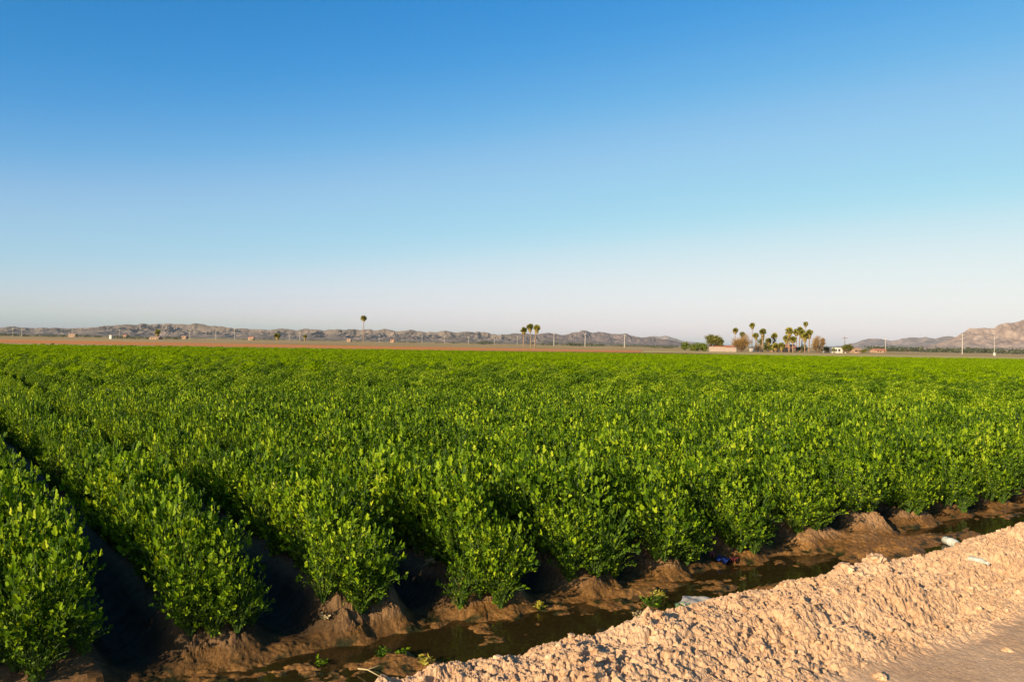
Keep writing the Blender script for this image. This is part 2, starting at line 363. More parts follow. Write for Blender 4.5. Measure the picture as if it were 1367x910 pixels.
# ------------------------------------------------------------------ loose clods
def blob(mb, c, r, seed, sub=1, sq=.75):
    rr = random.Random(seed)
    t = (1 + 5 ** .5) / 2
    vs = [(-1,t,0),(1,t,0),(-1,-t,0),(1,-t,0),(0,-1,t),(0,1,t),(0,-1,-t),(0,1,-t),(t,0,-1),(t,0,1),(-t,0,-1),(-t,0,1)]
    fs = [(0,11,5),(0,5,1),(0,1,7),(0,7,10),(0,10,11),(1,5,9),(5,11,4),(11,10,2),(10,7,6),(7,1,8),(3,9,4),(3,4,2),(3,2,6),(3,6,8),(3,8,9),(4,9,5),(2,4,11),(6,2,10),(8,6,7),(9,8,1)]
    vs = [Vector(v).normalized() for v in vs]
    for _ in range(sub):
        nf = []; cache = {}
        def mid(a, b):
            k = (min(a, b), max(a, b))
            if k not in cache: cache[k] = len(vs); vs.append((vs[a] + vs[b]).normalized())
            return cache[k]
        for a, b, d in fs:
            x, y, z = mid(a, b), mid(b, d), mid(d, a); nf += [(a,x,z),(b,y,x),(d,z,y),(x,y,z)]
        fs = nf
    ph = [rr.uniform(0, 6.28) for _ in range(6)]; e = (rr.uniform(.8, 1.25), rr.uniform(.8, 1.2), sq)
    out = []
    for v in vs:
        k = 1 + .16*math.sin(3.1*v.x+ph[0])*math.sin(2.7*v.y+ph[1]) + .12*math.sin(5.3*v.z+ph[2]+2*v.x) + .12*math.sin(8*v.y+ph[3]+3*v.z) + .07*math.sin(13*v.x+ph[4])*math.sin(11*v.z+ph[5]) + rr.uniform(-.16, .16)
        out.append((c[0] + v.x*r*k*e[0], c[1] + v.y*r*k*e[1], c[2] + v.z*r*k*e[2]))
    mb.add(out, fs)
mb = MB()
for i in range(1300):
    u = random.gauss(3.15, .36); v = random.uniform(1.2, 11)
    if u < 2.2 or u > 3.85: continue
    if u < 2.6 and random.random() < .7: continue
    r = .005 + .02 * random.random() ** 3
    x, y = W(u, v); blob(mb, (x, y, zat(u, v) + r * .25), r, i, 1)
tag(mb.build('loose_soil_crumbs', M['clod'], smooth=False), 'loose crumbs of dry soil scattered over the berm', 'soil crumbs', kind='stuff')
for i, (px, py, r, lab) in enumerate([
    (1168, 750, .085, 'largest pale clod at the berm crest, above the brown mud bar'),
    (1128, 762, .06, 'pale rounded clod on the berm crest, next left of the largest clod'),
    (1345, 866, .03, 'small clod alone on the smooth track at the right edge of the photo'),
    (1175, 905, .04, 'clod on the smooth track at the bottom edge of the photo'),
    (1018, 776, .055, 'pale clod on the berm crest above the blue water reflection')]):
    p = G(px, py, .42 if i not in (2, 3) else .27); u, v = UV(p); mb = MB(); blob(mb, (0, 0, 0), r, 900 + i, 2, .6)
    o = mb.build('soil_clod', M['clod']); o.location = (p.x, p.y, zat(u, v) + r * .05)
    tag(o, lab, 'clod', 'large clods of dry soil')

# ------------------------------------------------------------------ crop
def leaflet(mb, p, d, nrm, L, wd, rr, lobed=True):
    s = d.cross(nrm).normalized(); n = s.cross(d).normalized()
    f = rr.uniform(.1, .35) * wd; cur = rr.uniform(-.25, .05) * L
    def q(a, b, c=0): return p + d * (L * a) + s * (wd * b) + n * (c + cur * a * a)
    if lobed:
        vs = [q(0, 0), q(.33, 0), q(1, 0), q(.22, .34, f), q(.52, .5, f), q(.58, .24, f*.5), q(.85, .28, f*.5),
              q(.22, -.34, f), q(.52, -.5, f), q(.58, -.24, f*.5), q(.85, -.28, f*.5)]
        mb.add(vs, [(0, 1, 2, 6, 5, 4, 3), (2, 1, 0, 7, 8, 9, 10)])
    else:
        mb.add([q(0, 0), q(.5, .5, f), q(1, 0), q(.5, -.5, f)], [(0, 1, 2), (0, 2, 3)])
def plant_meshes(seed, nst=34, low=False):
    rr = random.Random(seed); lf = MB(); st = MB()
    for i in range(nst):
        ph = i * 2.4 + rr.uniform(-.4, .4); out = (i + .5) / nst
        lean = .08 + .62 * out ** .9 + rr.uniform(-.06, .06); L = rr.uniform(.44, .60) * (1 - .22 * out)
        if low and i % 2 == 0: lean += .5; L *= .8
        elif i % 4 == 0: lean += .3; L *= .85
        h = Vector((math.cos(ph), math.sin(ph), 0)); pts = []
        for j in range(5):
            t = j / 4; a = lean * (.45 + .8 * t * t)
            pts.append((Vector((0, 0, 0)) if j == 0 else pts[-1] + (h * math.sin(a) + Vector((0, 0, 1)) * math.cos(a)) * L / 4) if j else h * .02)
        st.tube(pts, [.006, .005, .004, .003, .0015], n=4, cap=False)
        td = (pts[4] - pts[3]).normalized(); side = td.cross(Vector((0, 0, 1))); side = side.normalized() if side.length > .05 else Vector((1, 0, 0))
        for t in (.14, .26, .38, .5, .62, .72, .81, .9, .97):
            if t < .5 and rr.random() < (.12 if out > .45 else .85): continue
            a = t * 4; j = min(int(a), 3); p = pts[j].lerp(pts[j+1], a - j)
            for sg in (-1, 1):
                d = (side * sg * rr.uniform(.4, 1.0) + td * rr.uniform(.3, .9) + Vector((rr.gauss(0, .3), rr.gauss(0, .3), rr.gauss(.32, .3)))).normalized()
                pet = p + d * rr.uniform(.012, .04)
                nr = (h * rr.uniform(-.2, 1.1) + Vector((rr.gauss(0, .6), rr.gauss(0, .6), .55)))
                leaflet(lf, pet, d, nr, *((lambda q: (q, q * rr.uniform(.6, .85)))(rr.uniform(.020, .043))), rr)
        d = (td + Vector((rr.gauss(0, .2), rr.gauss(0, .2), .3))).normalized()
        leaflet(lf, pts[4], d, h + Vector((rr.gauss(0, .4), rr.gauss(0, .4), .5)), rr.uniform(.045, .065), rr.uniform(.04, .055), rr)
    return lf.mesh('leaves', M['leaf']), st.mesh('stalks', M['stalk'])
NV = 8
PL = [plant_meshes(100 + i, 34 + i % 3, low=(i >= 6)) for i in range(NV)]
def canopy(w, hw=.40, H=.52):          # height of the row canopy across the bed
    return H * (1 - .55 * (abs(w) / hw) ** 2.6)
def patch_mesh(seed, n, size, mat, core=True):
    rr = random.Random(seed); mb = MB()
    bumps = [(rr.uniform(-.5, .5), rr.uniform(-.4, .4), rr.uniform(.6, 1.15)) for _ in range(7)]
    for i in range(n):
        x = rr.uniform(-.55, .55); w = rr.uniform(-.42, .42)
        if abs(w) > .36 and rr.random() < .5: continue
        k = min(bumps, key=lambda b: (b[0]-x)**2 + (b[1]-w)**2)
        dist = math.hypot(k[0]-x, k[1]-w)
        z = canopy(w) * (k[2] - dist * .85) - abs(rr.gauss(0, .07)) + .02
        if rr.random() < .12: z = rr.uniform(.1, .4)
        d = Vector((rr.gauss(0, .6) + (x - k[0]) * 2, rr.gauss(0, .6) + (w - k[1]) * 2.5, rr.uniform(.4, 2.0))).normalized()
        nr = Vector((rr.gauss(0, .9), rr.gauss(0, .9) + w, .5))
        s = size * rr.uniform(.7, 1.3); leaflet(mb, Vector((x, w, max(z, .03))), d, nr, s, s * .8, rr, False)
    me = mb.mesh('crop_patch', mat)
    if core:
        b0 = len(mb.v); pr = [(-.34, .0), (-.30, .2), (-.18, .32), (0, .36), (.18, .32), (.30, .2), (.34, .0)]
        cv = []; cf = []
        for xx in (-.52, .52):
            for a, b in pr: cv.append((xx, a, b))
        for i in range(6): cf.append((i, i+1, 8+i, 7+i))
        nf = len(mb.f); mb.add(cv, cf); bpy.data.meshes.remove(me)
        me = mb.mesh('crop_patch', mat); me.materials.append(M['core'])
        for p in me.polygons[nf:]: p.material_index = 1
    return me
# prototypes of the uncounted mass
pc = bpy.data.collections.new('crop_sources')
protos = []
def proto(me):
    o = bpy.data.objects.new('crop_source_%02d' % len(protos), me); pc.objects.link(o); protos.append(o); return len(protos) - 1
joined = []
for lf, st in PL:                       # leaves and stalks in one mesh for the mass
    me = bpy.data.meshes.new('crop_near')
    vs = [tuple(v.co) for v in lf.vertices] + [tuple(v.co) for v in st.vertices]; b = len(lf.vertices)
    fs = [list(p.vertices) for p in lf.polygons] + [[b + i for i in p.vertices] for p in st.polygons]
    me.from_pydata(vs, [], fs); me.materials.append(M['leaf']); me.materials.append(M['stalk'])
    for p in me.polygons[len(lf.polygons):]: p.material_index = 1
    joined.append(proto(me))
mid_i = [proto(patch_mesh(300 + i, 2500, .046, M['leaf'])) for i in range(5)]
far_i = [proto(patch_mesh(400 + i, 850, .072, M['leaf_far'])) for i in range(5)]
pts = []; near = []
for k in range(-5, NROW):
    vk = V0 + SP * k; rr = random.Random(k * 13 + 1)
    start = {0: 5.30, 1: 5.36, 2: 5.28, 3: 5.14, 4: 5.14}.get(k, 5.20) + rr.uniform(-.04, .05)
    u = start
    def inside(x, y):
        return y < 112 + (x + 66) * .256 and abs(x) < .66 * y + 5 and y > -6
    # near: single plants in two lines
    for line in ((-.12, .12, 0) if k < 4 else (-.15, .15)):
        u = start + rr.uniform(0, .1)
        while u < 26:
            v = vk + line + rr.gauss(0, .03); x, y = W(u, v)
            dist = math.hypot(x, y)
            if line < 0 and ((k == 2 and 6.8 < u) or (k == 3 and 8.5 < u)) and rr.random() < .93: u += .2; continue
            if dist < 20 and inside(x, y) and rr.random() > .03:
                s = rr.uniform(.84, 1.16) * (1 + .08 * math.sin(u * 1.7 + k))
                zz = .19 if u > 6.2 else zat(u, v) - .015
                lo = u < start + .35
                near.append((dist, x, y, zz, rr.uniform(0, 6.28), s * (.86 if lo else 1.04), (rr.choice((6, 7)) if lo else rr.randrange(6)), k, u, start))
            u += rr.uniform(.15, .25)
    for line, du in ((-.21, .03), (.20, .02), (0, -.04), (.02, .12)):
        u = start + du + rr.uniform(0, .08); v = vk + line + rr.gauss(0, .03); x, y = W(u, v)
        if inside(x, y) and math.hypot(x, y) < 20:
            near.append((math.hypot(x, y), x, y, zat(u, v) - .02, rr.uniform(0, 6.28), rr.uniform(.5, .72), rr.choice((6, 7)), k, u, start))
    # patches further off
    u = start + .5
    while u < 175:
        v = vk + rr.gauss(0, .02) + (.1 if k in (2, 3) else 0); x, y = W(u, v); dist = math.hypot(x, y)
        if dist >= 20 and inside(x, y):
            i = rr.choice(mid_i) if dist < rr.uniform(32, 75) else rr.choice(far_i)
            pts.append((x, y, .19, ANG + math.pi/2 + (math.pi if rr.random() < .5 else 0) + rr.gauss(0, .03), rr.uniform(.93, 1.07) * (1 + .05 * math.sin(u * .35 + k * .9)), i, 1.0, {0: .68, 1: .58, 2: .46, 3: .5, 4: .78}.get(k, .92), 1.08))
        u += 1.0
near.sort(key=lambda a: a[0])
infr = [a for a in near if abs(a[1]) < .62 * a[2] and a[8] < 40]
chosen = set(id(a) for a in infr[:300])
ORD = ['first', 'second', 'third', 'fourth', 'fifth', 'sixth', 'seventh', 'eighth', 'ninth', 'tenth', 'eleventh', 'twelfth', 'thirteenth', 'fourteenth', 'fifteenth']
rows = sorted(set(a[7] for a in infr[:300]))
endp = {}
for a in infr[:300]:
    if a[7] not in endp or a[8] < endp[a[7]][8]: endp[a[7]] = a
for a in near:
    if id(a) in chosen:
        e = empty('crop_plant', (a[1], a[2], a[3]), a[4]); xy = .87 if a[7] < 4 else .9; e.scale = (a[5] * xy, a[5] * xy, a[5] * 1.14)
        link('leaves', PL[a[6]][0], e); link('stalks', PL[a[6]][1], e)
        nth = ORD[rows.index(a[7])]
        if endp[a[7]] is a: lab = 'leafy green plant at the very ditch end of the %s crop row from the left' % nth
        else: lab = 'leafy green plant among those behind the end of the %s crop row from the left' % nth
        tag(e, lab, 'crop plant', 'leafy plants near the ditch end of the %s crop row from the left' % nth)
    else: pts.append((a[1], a[2], a[3], a[4], a[5], joined[a[6]], *((lambda q: (q, q))(.86 if a[8] < 7.0 else (.70, .60, .60, .64)[max(a[7], 0)]) if a[7] < 4 else (.88, .88)), 1.14))
print('near plants', len(near), 'points', len(pts), 'rows', rows)
A = np.array(pts)
me = bpy.data.meshes.new('crop_field'); me.vertices.add(len(A)); me.vertices.foreach_set('co', A[:, :3].astype(np.float32).ravel())
at = me.attributes.new('rot', 'FLOAT_VECTOR', 'POINT'); rv = np.zeros((len(A), 3), np.float32); rv[:, 2] = A[:, 3]; at.data.foreach_set('vector', rv.ravel())
at = me.attributes.new('scl', 'FLOAT_VECTOR', 'POINT'); sv = np.stack([A[:, 4] * A[:, 6], A[:, 4] * A[:, 7], A[:, 4] * A[:, 8]], -1).astype(np.float32); at.data.foreach_set('vector', sv.ravel())
at = me.attributes.new('idx', 'INT', 'POINT'); at.data.foreach_set('value', A[:, 5].astype(np.int32))
fo = link('crop_field', me)
tag(fo, 'mass of low leafy green crop in rows filling the field behind the ditch', 'crop', kind='stuff')
g = bpy.data.node_groups.new('crop_scatter', 'GeometryNodeTree')
g.interface.new_socket('Geometry', in_out='INPUT', socket_type='NodeSocketGeometry'); g.interface.new_socket('Geometry', in_out='OUTPUT', socket_type='NodeSocketGeometry')
gi = g.nodes.new('NodeGroupInput'); go = g.nodes.new('NodeGroupOutput')
mp = g.nodes.new('GeometryNodeMeshToPoints'); ip = g.nodes.new('GeometryNodeInstanceOnPoints')
ci = g.nodes.new('GeometryNodeCollectionInfo'); ci.inputs['Collection'].default_value = pc
ci.inputs['Separate Children'].default_value = True; ci.inputs['Reset Children'].default_value = True
def na(n, ty):
    a = g.nodes.new('GeometryNodeInputNamedAttribute'); a.data_type = ty; a.inputs[0].default_value = n; return a.outputs[0]
e2r = g.nodes.new('FunctionNodeEulerToRotation')
GL = g.links.new
GL(gi.outputs[0], mp.inputs[0]); GL(mp.outputs[0], ip.inputs['Points']); GL(ci.outputs[0], ip.inputs['Instance'])
ip.inputs['Pick Instance'].default_value = True
GL(na('idx', 'INT'), ip.inputs['Instance Index']); GL(na('rot', 'FLOAT_VECTOR'), e2r.inputs[0]); GL(e2r.outputs[0], ip.inputs['Rotation'])
GL(na('scl', 'FLOAT_VECTOR'), ip.inputs['Scale']); GL(ip.outputs[0], go.inputs[0])
md = fo.modifiers.new('scatter', 'NODES'); md.node_group = g

# ------------------------------------------------------------------ weeds and litter
def weed(px, py, z, n, size, mat, label, h=.06):
    size *= .8; h *= .75
    p = G(px, py, z); u, v = UV(p); z0 = zat(u, v)
    root = empty('small_weed', (p.x, p.y, max(z0, .0))); rr = random.Random(int(px * 7 + py)); mb = MB(); sm = MB()
    for i in range(n):
        a = rr.uniform(0, 6.28); r = rr.random() ** .6 * size; hh = rr.uniform(.2, 1) * h
        p0 = Vector((math.cos(a) * r, math.sin(a) * r, hh)); sm.tube([Vector((0, 0, 0)), p0 * .5 + Vector((0, 0, hh * .2)), p0], .0015, 3, False)
        for j in range(3):
            d = Vector((rr.gauss(0, 1), rr.gauss(0, 1), rr.uniform(0, 1))).normalized()
            leaflet(mb, p0, d, Vector((rr.gauss(0, .5), rr.gauss(0, .5), 1)), rr.uniform(.015, .035), .018, rr)
    mb.build('leaves', mat, root); sm.build('stems', M['stalk'], root); tag(root, label, 'weed', 'small weeds along the ditch')
weed(866, 812, 0, 34, .12, M['leaf'], 'ragged green and yellow weed left of the pale plastic sheet at the water edge', .1)
weed(880, 800, 0, 20, .1, M['yellow_leaf'], 'yellowish weed sprouting behind the green weed by the pale plastic sheet', .07)
weed(850, 822, 0.02, 14, .05, M['dry_leaf'], 'dry straw-coloured weed tuft at the berm foot left of the green weed', .05)
weed(505, 882, 0, 16, .07, M['leaf'], 'tiny sparse weed in the wet mud at the bottom centre', .06)
weed(537, 880, 0, 13, .05, M['leaf'], 'tiny weed in the mud midway between two others near the bottom centre', .05)
weed(565, 888, 0.02, 15, .06, M['yellow_leaf'], 'tiny yellowish weed at the foot of the dirt berm near the bottom', .06)
weed(428, 890, 0, 11, .05, M['leaf'], 'tiny weed in the mud left of the bottom centre', .06)
weed(624, 800, .08, 34, .07, M['yellow_leaf'], 'curled yellow leaves at the foot of the fourth crop row', .1)
weed(722, 790, .15, 16, .05, M['yellow_leaf'], 'small yellow seedling tuft on the muddy mound of the fourth row', .07)
weed(575, 788, .05, 14, .05, M['dry_leaf'], 'dry pale weed in the dark furrow mouth before the fourth row', .07)
weed(435, 855, .0, 14, .05, M['dry_leaf'], 'dry straw tuft lying in mud between second and third row ends', .03)
# twigs
def twig(px, py, px2, py2, label):
    a, b = G(px, py, .03), G(px2, py2, .03); mb = MB(); d = b - a
    mb.tube([(0, 0, 0), d * .4 + Vector((0, 0, .015)), d], [.005, .004, .002], 5)
    mb.tube([d * .4 + Vector((0, 0, .015)), d * .55 + Vector((.04, .05, .03))], [.003, .001], 4)
    o = mb.build('dead_twig', M['dry_leaf']); o.location = (a.x, a.y, .035); tag(o, label, 'twig', 'dead twigs in the ditch')
twig(403, 849, 436, 858, 'dry forked twig on mud in the dark gap before the third row')
twig(478, 893, 510, 905, 'dry stick lying in the wet mud at the bottom edge')
twig(852, 818, 870, 822, 'short straw-coloured stick at the berm foot beside the weeds')

M['plastic'] = simple('clear_plastic', [(.3, (.25, .26, .2)), (.7, (.5, .5, .42))], scale=18, rough=.2, spec=.6)
M['label'] = simple('paper_label', [(.3, (.5, .48, .42)), (.7, (.65, .63, .57))], scale=14, rough=.5)
M['bluep'] = simple('blue_wrapper', [(.3, (.01, .02, .09)), (.7, (.02, .05, .24))], scale=14, rough=.3, spec=.6)
M['redp'] = simple('red_wrapper', [(.3, (.3, .03, .04)), (.7, (.42, .09, .07))], scale=14, rough=.3, spec=.6)
M['sheet'] = simple('dirty_film', [(.3, (.33, .29, .23)), (.7, (.48, .43, .36))], scale=14, rough=.4, spec=.5)
M['algae'] = simple('green_algae', [(.3, (.06, .13, .03)), (.7, (.2, .3, .15))], scale=30, rough=.5)
def lathe(mb, prof, n=14, crush=0, seed=0):
    rr = random.Random(seed); b = len(mb.v)
    for i, (x, r) in enumerate(prof):
        for k in range(n):
            a = 2 * math.pi * k / n; q = r * (1 - crush * rr.random())
            mb.v.append((x, math.cos(a) * q, math.sin(a) * q))
    for i in range(len(prof) - 1):
        for k in range(n): mb.f.append([b+i*n+k, b+i*n+(k+1)%n, b+(i+1)*n+(k+1)%n, b+(i+1)*n+k])
    mb.f.append([b + k for k in range(n)][::-1]); mb.f.append([b + (len(prof)-1)*n + k for k in range(n)])
def bottle(px0, py0, px1, py1, z, label, crush=0, lab=True, cap='white'):
    a, b = G(px0, py0, z), G(px1, py1, z); d = b - a; L = d.length
    r = L * .16
    root = empty('plastic_bottle', (a.x, a.y, z), math.atan2(d.y, d.x))
    mb = MB(); lathe(mb, [(0, r*.7), (.02*L, r), (.12*L, r*.96), (.16*L, r), (.3*L, r*.95), (.34*L, r), (.66*L, r), (.76*L, r*.85), (.86*L, r*.45), (.93*L, r*.4)], 14, crush, 3)
    mb.build('body', M['plastic'], root, True)
    mb = MB(); lathe(mb, [(.93*L, r*.45), (L, r*.45)], 12); mb.build('cap', M['label'], root)
    if lab:
        mb = MB(); lathe(mb, [(.36*L, r*1.02), (.60*L, r*1.02)], 14); mb.build('paper_label', M['label'], root)
    tag(root, label, 'bottle')
bottle(1261, 720, 1283, 728, .05, 'clear plastic bottle with white label lying in the ditch at the foot of the berm')
bottle(1294, 745, 1320, 752, .415, 'crumpled dirty plastic bottle half buried in dry soil on top of the berm', .22, False)
def film(name, px0, px1, py0, py1, z, mat, seed, amp=.02):
    n = 14; a, b, c = G(px0, py1, z), G(px1, py1, z), G(px0, py0, z); rr = random.Random(seed); mb = MB()
    cx = (G(px0, py1, z) + G(px1, py0, z)) / 2
    ex = (b - a) / 2; ey = (c - a) / 2; vs = []; fs = []
    for i in range(n + 1):
        for j in range(n + 1):
            x = i / n * 2 - 1; y = j / n * 2 - 1
            q = 1 / max(1, math.hypot(x, y) ** .75); x1 = x * q * (1 + .12 * math.sin(4 * y + seed)); y1 = y * q * (1 + .2 * math.sin(3 * x + seed))
            vs.append(ex * x1 + ey * y1 + Vector((0, 0, amp * (math.sin(5*x+seed) * math.cos(4*y) + rr.uniform(-.25, .25)) + .01)))
    for i in range(n):
        for j in range(n): fs.append((i*(n+1)+j, (i+1)*(n+1)+j, (i+1)*(n+1)+j+1, i*(n+1)+j+1))
    m0 = len(vs); vs += [v - Vector((0, 0, .004)) for v in vs]; fs += [tuple(m0 + k for k in f[::-1]) for f in fs]
    mb.add(vs, fs); o = mb.build(name, mat, smooth=True); o.location = (cx.x, cx.y, z); return o
o = film('plastic_sheet', 905, 958, 797, 811, .06, M['sheet'], 3, .012); tag(o, 'flat pale grey piece of dirty plastic at the water edge below the berm crest', 'plastic sheet')
r0 = film('algae_rim', 900, 926, 805, 814, .055, M['algae'], 5, .015); r0.parent = o; r0.location = r0.location - o.location
o = film('food_wrapper', 956, 978, 742, 751, .05, M['bluep'], 8, .02); tag(o, 'crumpled blue and red wrapper lying in a furrow mouth beside a mound', 'wrapper')
r1 = film('red_end', 974, 985, 742, 749, .055, M['redp'], 2, .02); r1.parent = o; r1.location = r1.location - o.location
r2 = film('red_corner', 947, 954, 737, 741, .09, M['redp'], 4, .02); r2.parent = o; r2.location = r2.location - o.location

# ------------------------------------------------------------------ far vegetation
def ground_at(px, Y, z=.02):
    p = P(px, 460, Y); return Vector((p.x, Y, z))
def fan(mb, c, d, nrm, L, wd, rr, n=5):
    s = d.cross(nrm).normalized(); vs = [c]; 
    for i in range(2 * n + 1):
        a = (i / (2 * n) - .5) * 2.2; q = L * (1 if i % 2 == 0 else .72)
        vs.append(c + (d * math.cos(a) + s * math.sin(a) * wd) * q)
    mb.add(vs, [[0] + list(range(1, 2 * n + 2))])
def palm(px, ytop, Y, rad, label, skirt=.8, trunk_r=.28, lean=0, tall=1.1, group='fan palms around the farmhouse'):
    rad *= 1.15; skirt = max(skirt, 1.2)
    b = ground_at(px, Y); top = P(px, ytop, Y).z; cz = top - rad * tall - b.z; rr = random.Random(int(px * 31 + ytop))
    root = empty('palm_tree', b)
    mb = MB(); mb.tube([(lean * 0, 0, -.2), (lean * .4, 0, cz * .5), (lean, 0, cz)], [trunk_r * 1.25, trunk_r, trunk_r * .85], 8); mb.build('trunk', M['palm_trunk'], root)
    mb = MB(); c = Vector((lean, 0, cz))
    for i in range(64):
        z = rr.uniform(-.45, 1); a = rr.uniform(0, 6.28); q = math.sqrt(max(0, 1 - z * z))
        d = Vector((q * math.cos(a), q * math.sin(a), z * tall)).normalized()
        p0 = c + d * rad * rr.uniform(.15, .4); L = rad * rr.uniform(.55, .8) * (1 + (tall - 1) * max(z, 0))
        fan(mb, p0, (d + Vector((0, 0, -.15))).normalized(), Vector((rr.gauss(0, 1), rr.gauss(0, 1), rr.gauss(0, 1) + .8)), L, .8, rr, 4)
        mb.tube([c, p0], .05, 3, False)
    mb.build('crown', M['palm_leaf'], root)
    if skirt:
        mb = MB()
        for i in range(60):
            a = rr.uniform(0, 6.28); z = -rr.random() * skirt; w = .85 * rad * (1 - .6 * abs(z) / skirt)
            d = Vector((math.cos(a) * .5, math.sin(a) * .5, -1)).normalized()
            fan(mb, c + Vector((math.cos(a) * w * .5, math.sin(a) * w * .5, z)), d, Vector((math.cos(a), math.sin(a), .4)), rad * .5, .6, rr, 3)
        mb.build('dead_fronds', M['dead_frond'], root)
    tag(root, label, 'palm tree', group); return root
palm(485, 420, 700, 2.4, 'single tall thin palm far off above the left hills', skirt=1.5, group='lone palms on the desert plain')
palm(370, 443, 620, 2.3, 'small dark palm far off, left of the single tall palm', skirt=2, group='lone palms on the desert plain')
palm(407, 446, 700, 1.6, 'smallest faint palm, between the dark palm and the tall one', skirt=2, group='lone palms on the desert plain')
palm(210, 438.5, 700, 2.4, 'shaggy palm beside the small far house at left', skirt=5, group='lone palms on the desert plain')
g3 = 'three palms beyond the middle of the field'
palm(698.8, 435.6, 356, 1.35, 'leftmost and shortest of the three slender palms mid field', skirt=1., trunk_r=.2, group=g3)
palm(709, 431, 356, 1.4, 'middle and tallest of the three slender palms', skirt=1.6, trunk_r=.2, lean=-.6, group=g3)
palm(713.5, 432, 352, 1.45, 'rightmost of the three slender palms, leaning slightly right', skirt=2, trunk_r=.22, lean=.8, group=g3)
FP = [ (981.3, 436.3, 440, 1.45, 0.8, .16, 'thin palm rising left above the brown bare tree'),
 (1003.9, 429.5, 440, 1.5, 1., .16, 'tall palm rising at the right side of the brown bare tree'),
 (1008.8, 443, 425, 1.45, 1.5, .25, 'shorter palm just right of the brown bare tree'),
 (1018, 437.5, 400, 1.5, 3.4, .32, 'thick trunked palm with a double tier of old fronds'),
 (1026, 450, 410, 1.5, 2., .3, 'low green palm between the thick trunked palm and its right neighbour'),
 (1033.5, 443, 410, 1.6, 5.5, .3, 'mid-height palm with a long skirt of brown fronds'),
 (1035.4, 456.5, 400, 1.7, 0, .3, 'lowest yellow green palm standing near the ground'),
 (1043.5, 456, 400, 1.6, 1.0, .3, 'low palm just left of the shaded-front house'),
 (1053.5, 435.3, 400, 1.8, 3.8, .34, 'large broad palm in front of the red roofed house'),
 (1049.8, 446, 405, 1.6, 2., .25, 'lower palm tucked against the left side of the large broad palm'),
 (1058.4, 447.3, 396, 1.6, 1., .25, 'short palm at the right foot of the large broad palm'),
 (1063, 438, 430, 1.6, 1.2, .2, 'leftmost palm of the tight right-hand cluster'),
 (1067.3, 434.8, 425, 1.6, 1.2, .22, 'dark topped palm, tallest but one in the right-hand cluster'),
 (1070.5, 438.8, 415, 1.7, 2., .22, 'palm just right of the dark topped palm in the cluster'),
 (1074.4, 443, 400, 1.6, 2.2, .22, 'lower palm directly under the tallest thin palm'),
 (1075.2, 428.3, 450, 1.25, 0.6, .14, 'tallest thin palm standing above the right-hand cluster'),
 (1080.2, 438.8, 400, 1.6, 2., .25, 'rightmost palm of the right-hand cluster'),
]
for px, yt, Y, r, sk, tr, lab in FP: palm(px, yt, Y, r, lab, skirt=sk, trunk_r=tr, tall=1.15)

def tree(name, px, Y, blobs, n, lsize, mat, label, cat='tree', trunk=True, twiggy=False, group=None):
    b = ground_at(px, Y); root = empty(name, b); rr = random.Random(int(px * 17)); s = Y / F; mb = MB(); tb = MB()
    for (dx, y0, y1, hw) in blobs:      # measured extents of each lobe
        zt = P(px + dx, y0, Y).z; zb = P(px + dx, y1, Y).z; cx = dx * s; rx = hw * s; cz = (zt + zb) / 2 - b.z; rz = (zt - zb) / 2
        cl = []
        for i in range(26):
            a = rr.uniform(0, 6.28); z = rr.uniform(-1, 1); q = math.sqrt(1 - z*z); rad = rr.random() ** .35 * .8
            cl.append((cx + math.cos(a)*q*rx*rad, math.sin(a)*q*rx*rad, cz + z*rz*rad))
        for c in cl:
            if trunk or twiggy: tb.tube([(cx*.15, 0, .3), (cx*.5 + c[0]*.3, c[1]*.4, c[2]*.5), c], [.16*rx/3+.05, .09, .03], 4, False)
            for j in range(n // 26):
                p = Vector(c) + Vector((rr.gauss(0, 1), rr.gauss(0, 1), rr.gauss(0, 1))) * rx * .17
                if p.z < .1: continue
                d = Vector((rr.gauss(0, 1), rr.gauss(0, 1), rr.gauss(0, 1))).normalized()
                if twiggy:
                    d = (p - Vector((cx, 0, 0))).normalized() + d * .5
                    leaflet(mb, p, d.normalized(), Vector((rr.gauss(0,1), rr.gauss(0,1), 1)), lsize * 2, lsize * .35, rr, False)
                else: leaflet(mb, p, d, Vector((rr.gauss(0,1), rr.gauss(0,1), 1)), lsize, lsize, rr, False)
    if trunk: tb.tube([(0, 0, -.2), (0, 0, 1.5)], [.3, .2], 8, False)
    mb.build('crown', mat, root)
    if tb.v: tb.build('trunk' if trunk else 'branches', M['bark'], root)
    tag(root, label, cat, group); return root
tree('leafy_bush', 915, 372, [(0, 456.5, 468, 7)], 800, .45, M['bush_leaf'], 'leftmost rounded light green bush of the farmyard', 'bush', False)
tree('leafy_bush', 931, 370, [(-4, 457, 468.5, 7), (5, 456, 468.5, 8), (9, 459, 468.5, 5)], 900, .45, M['bush_leaf'], 'wide dark green bush between the light bush and round tree', 'bush', False)
tree('round_tree', 949, 375, [(-1, 446, 459, 8), (6, 448, 460, 9), (12, 451, 462, 5)], 1700, .42, M['tree_leaf'], 'broad round-crowned dark tree behind the white wall')
tree('bare_tree', 990, 385, [(-6, 449, 466, 8), (5, 445.5, 467, 9), (0, 451, 468, 10)], 1500, .32, M['brown_leaf'], 'large brown bare-looking tree right of the white walled house', twiggy=True)
tree('dark_tree', 990.5, 430, [(0, 443, 449, 4)], 400, .45, M['tree_leaf'], 'small dark crown peeping above the brown bare tree')
tree('dark_tree', 1015, 415, [(0, 450.5, 460, 4.5)], 500, .4, M['tree_leaf'], 'dark tree behind the thick trunked palm')
tree('dark_bush', 1022, 404, [(0, 456, 469, 6), (6, 460, 469, 4)], 600, .4, M['tree_leaf'], 'dark shrub at the feet of the left farm palms', 'bush', False)
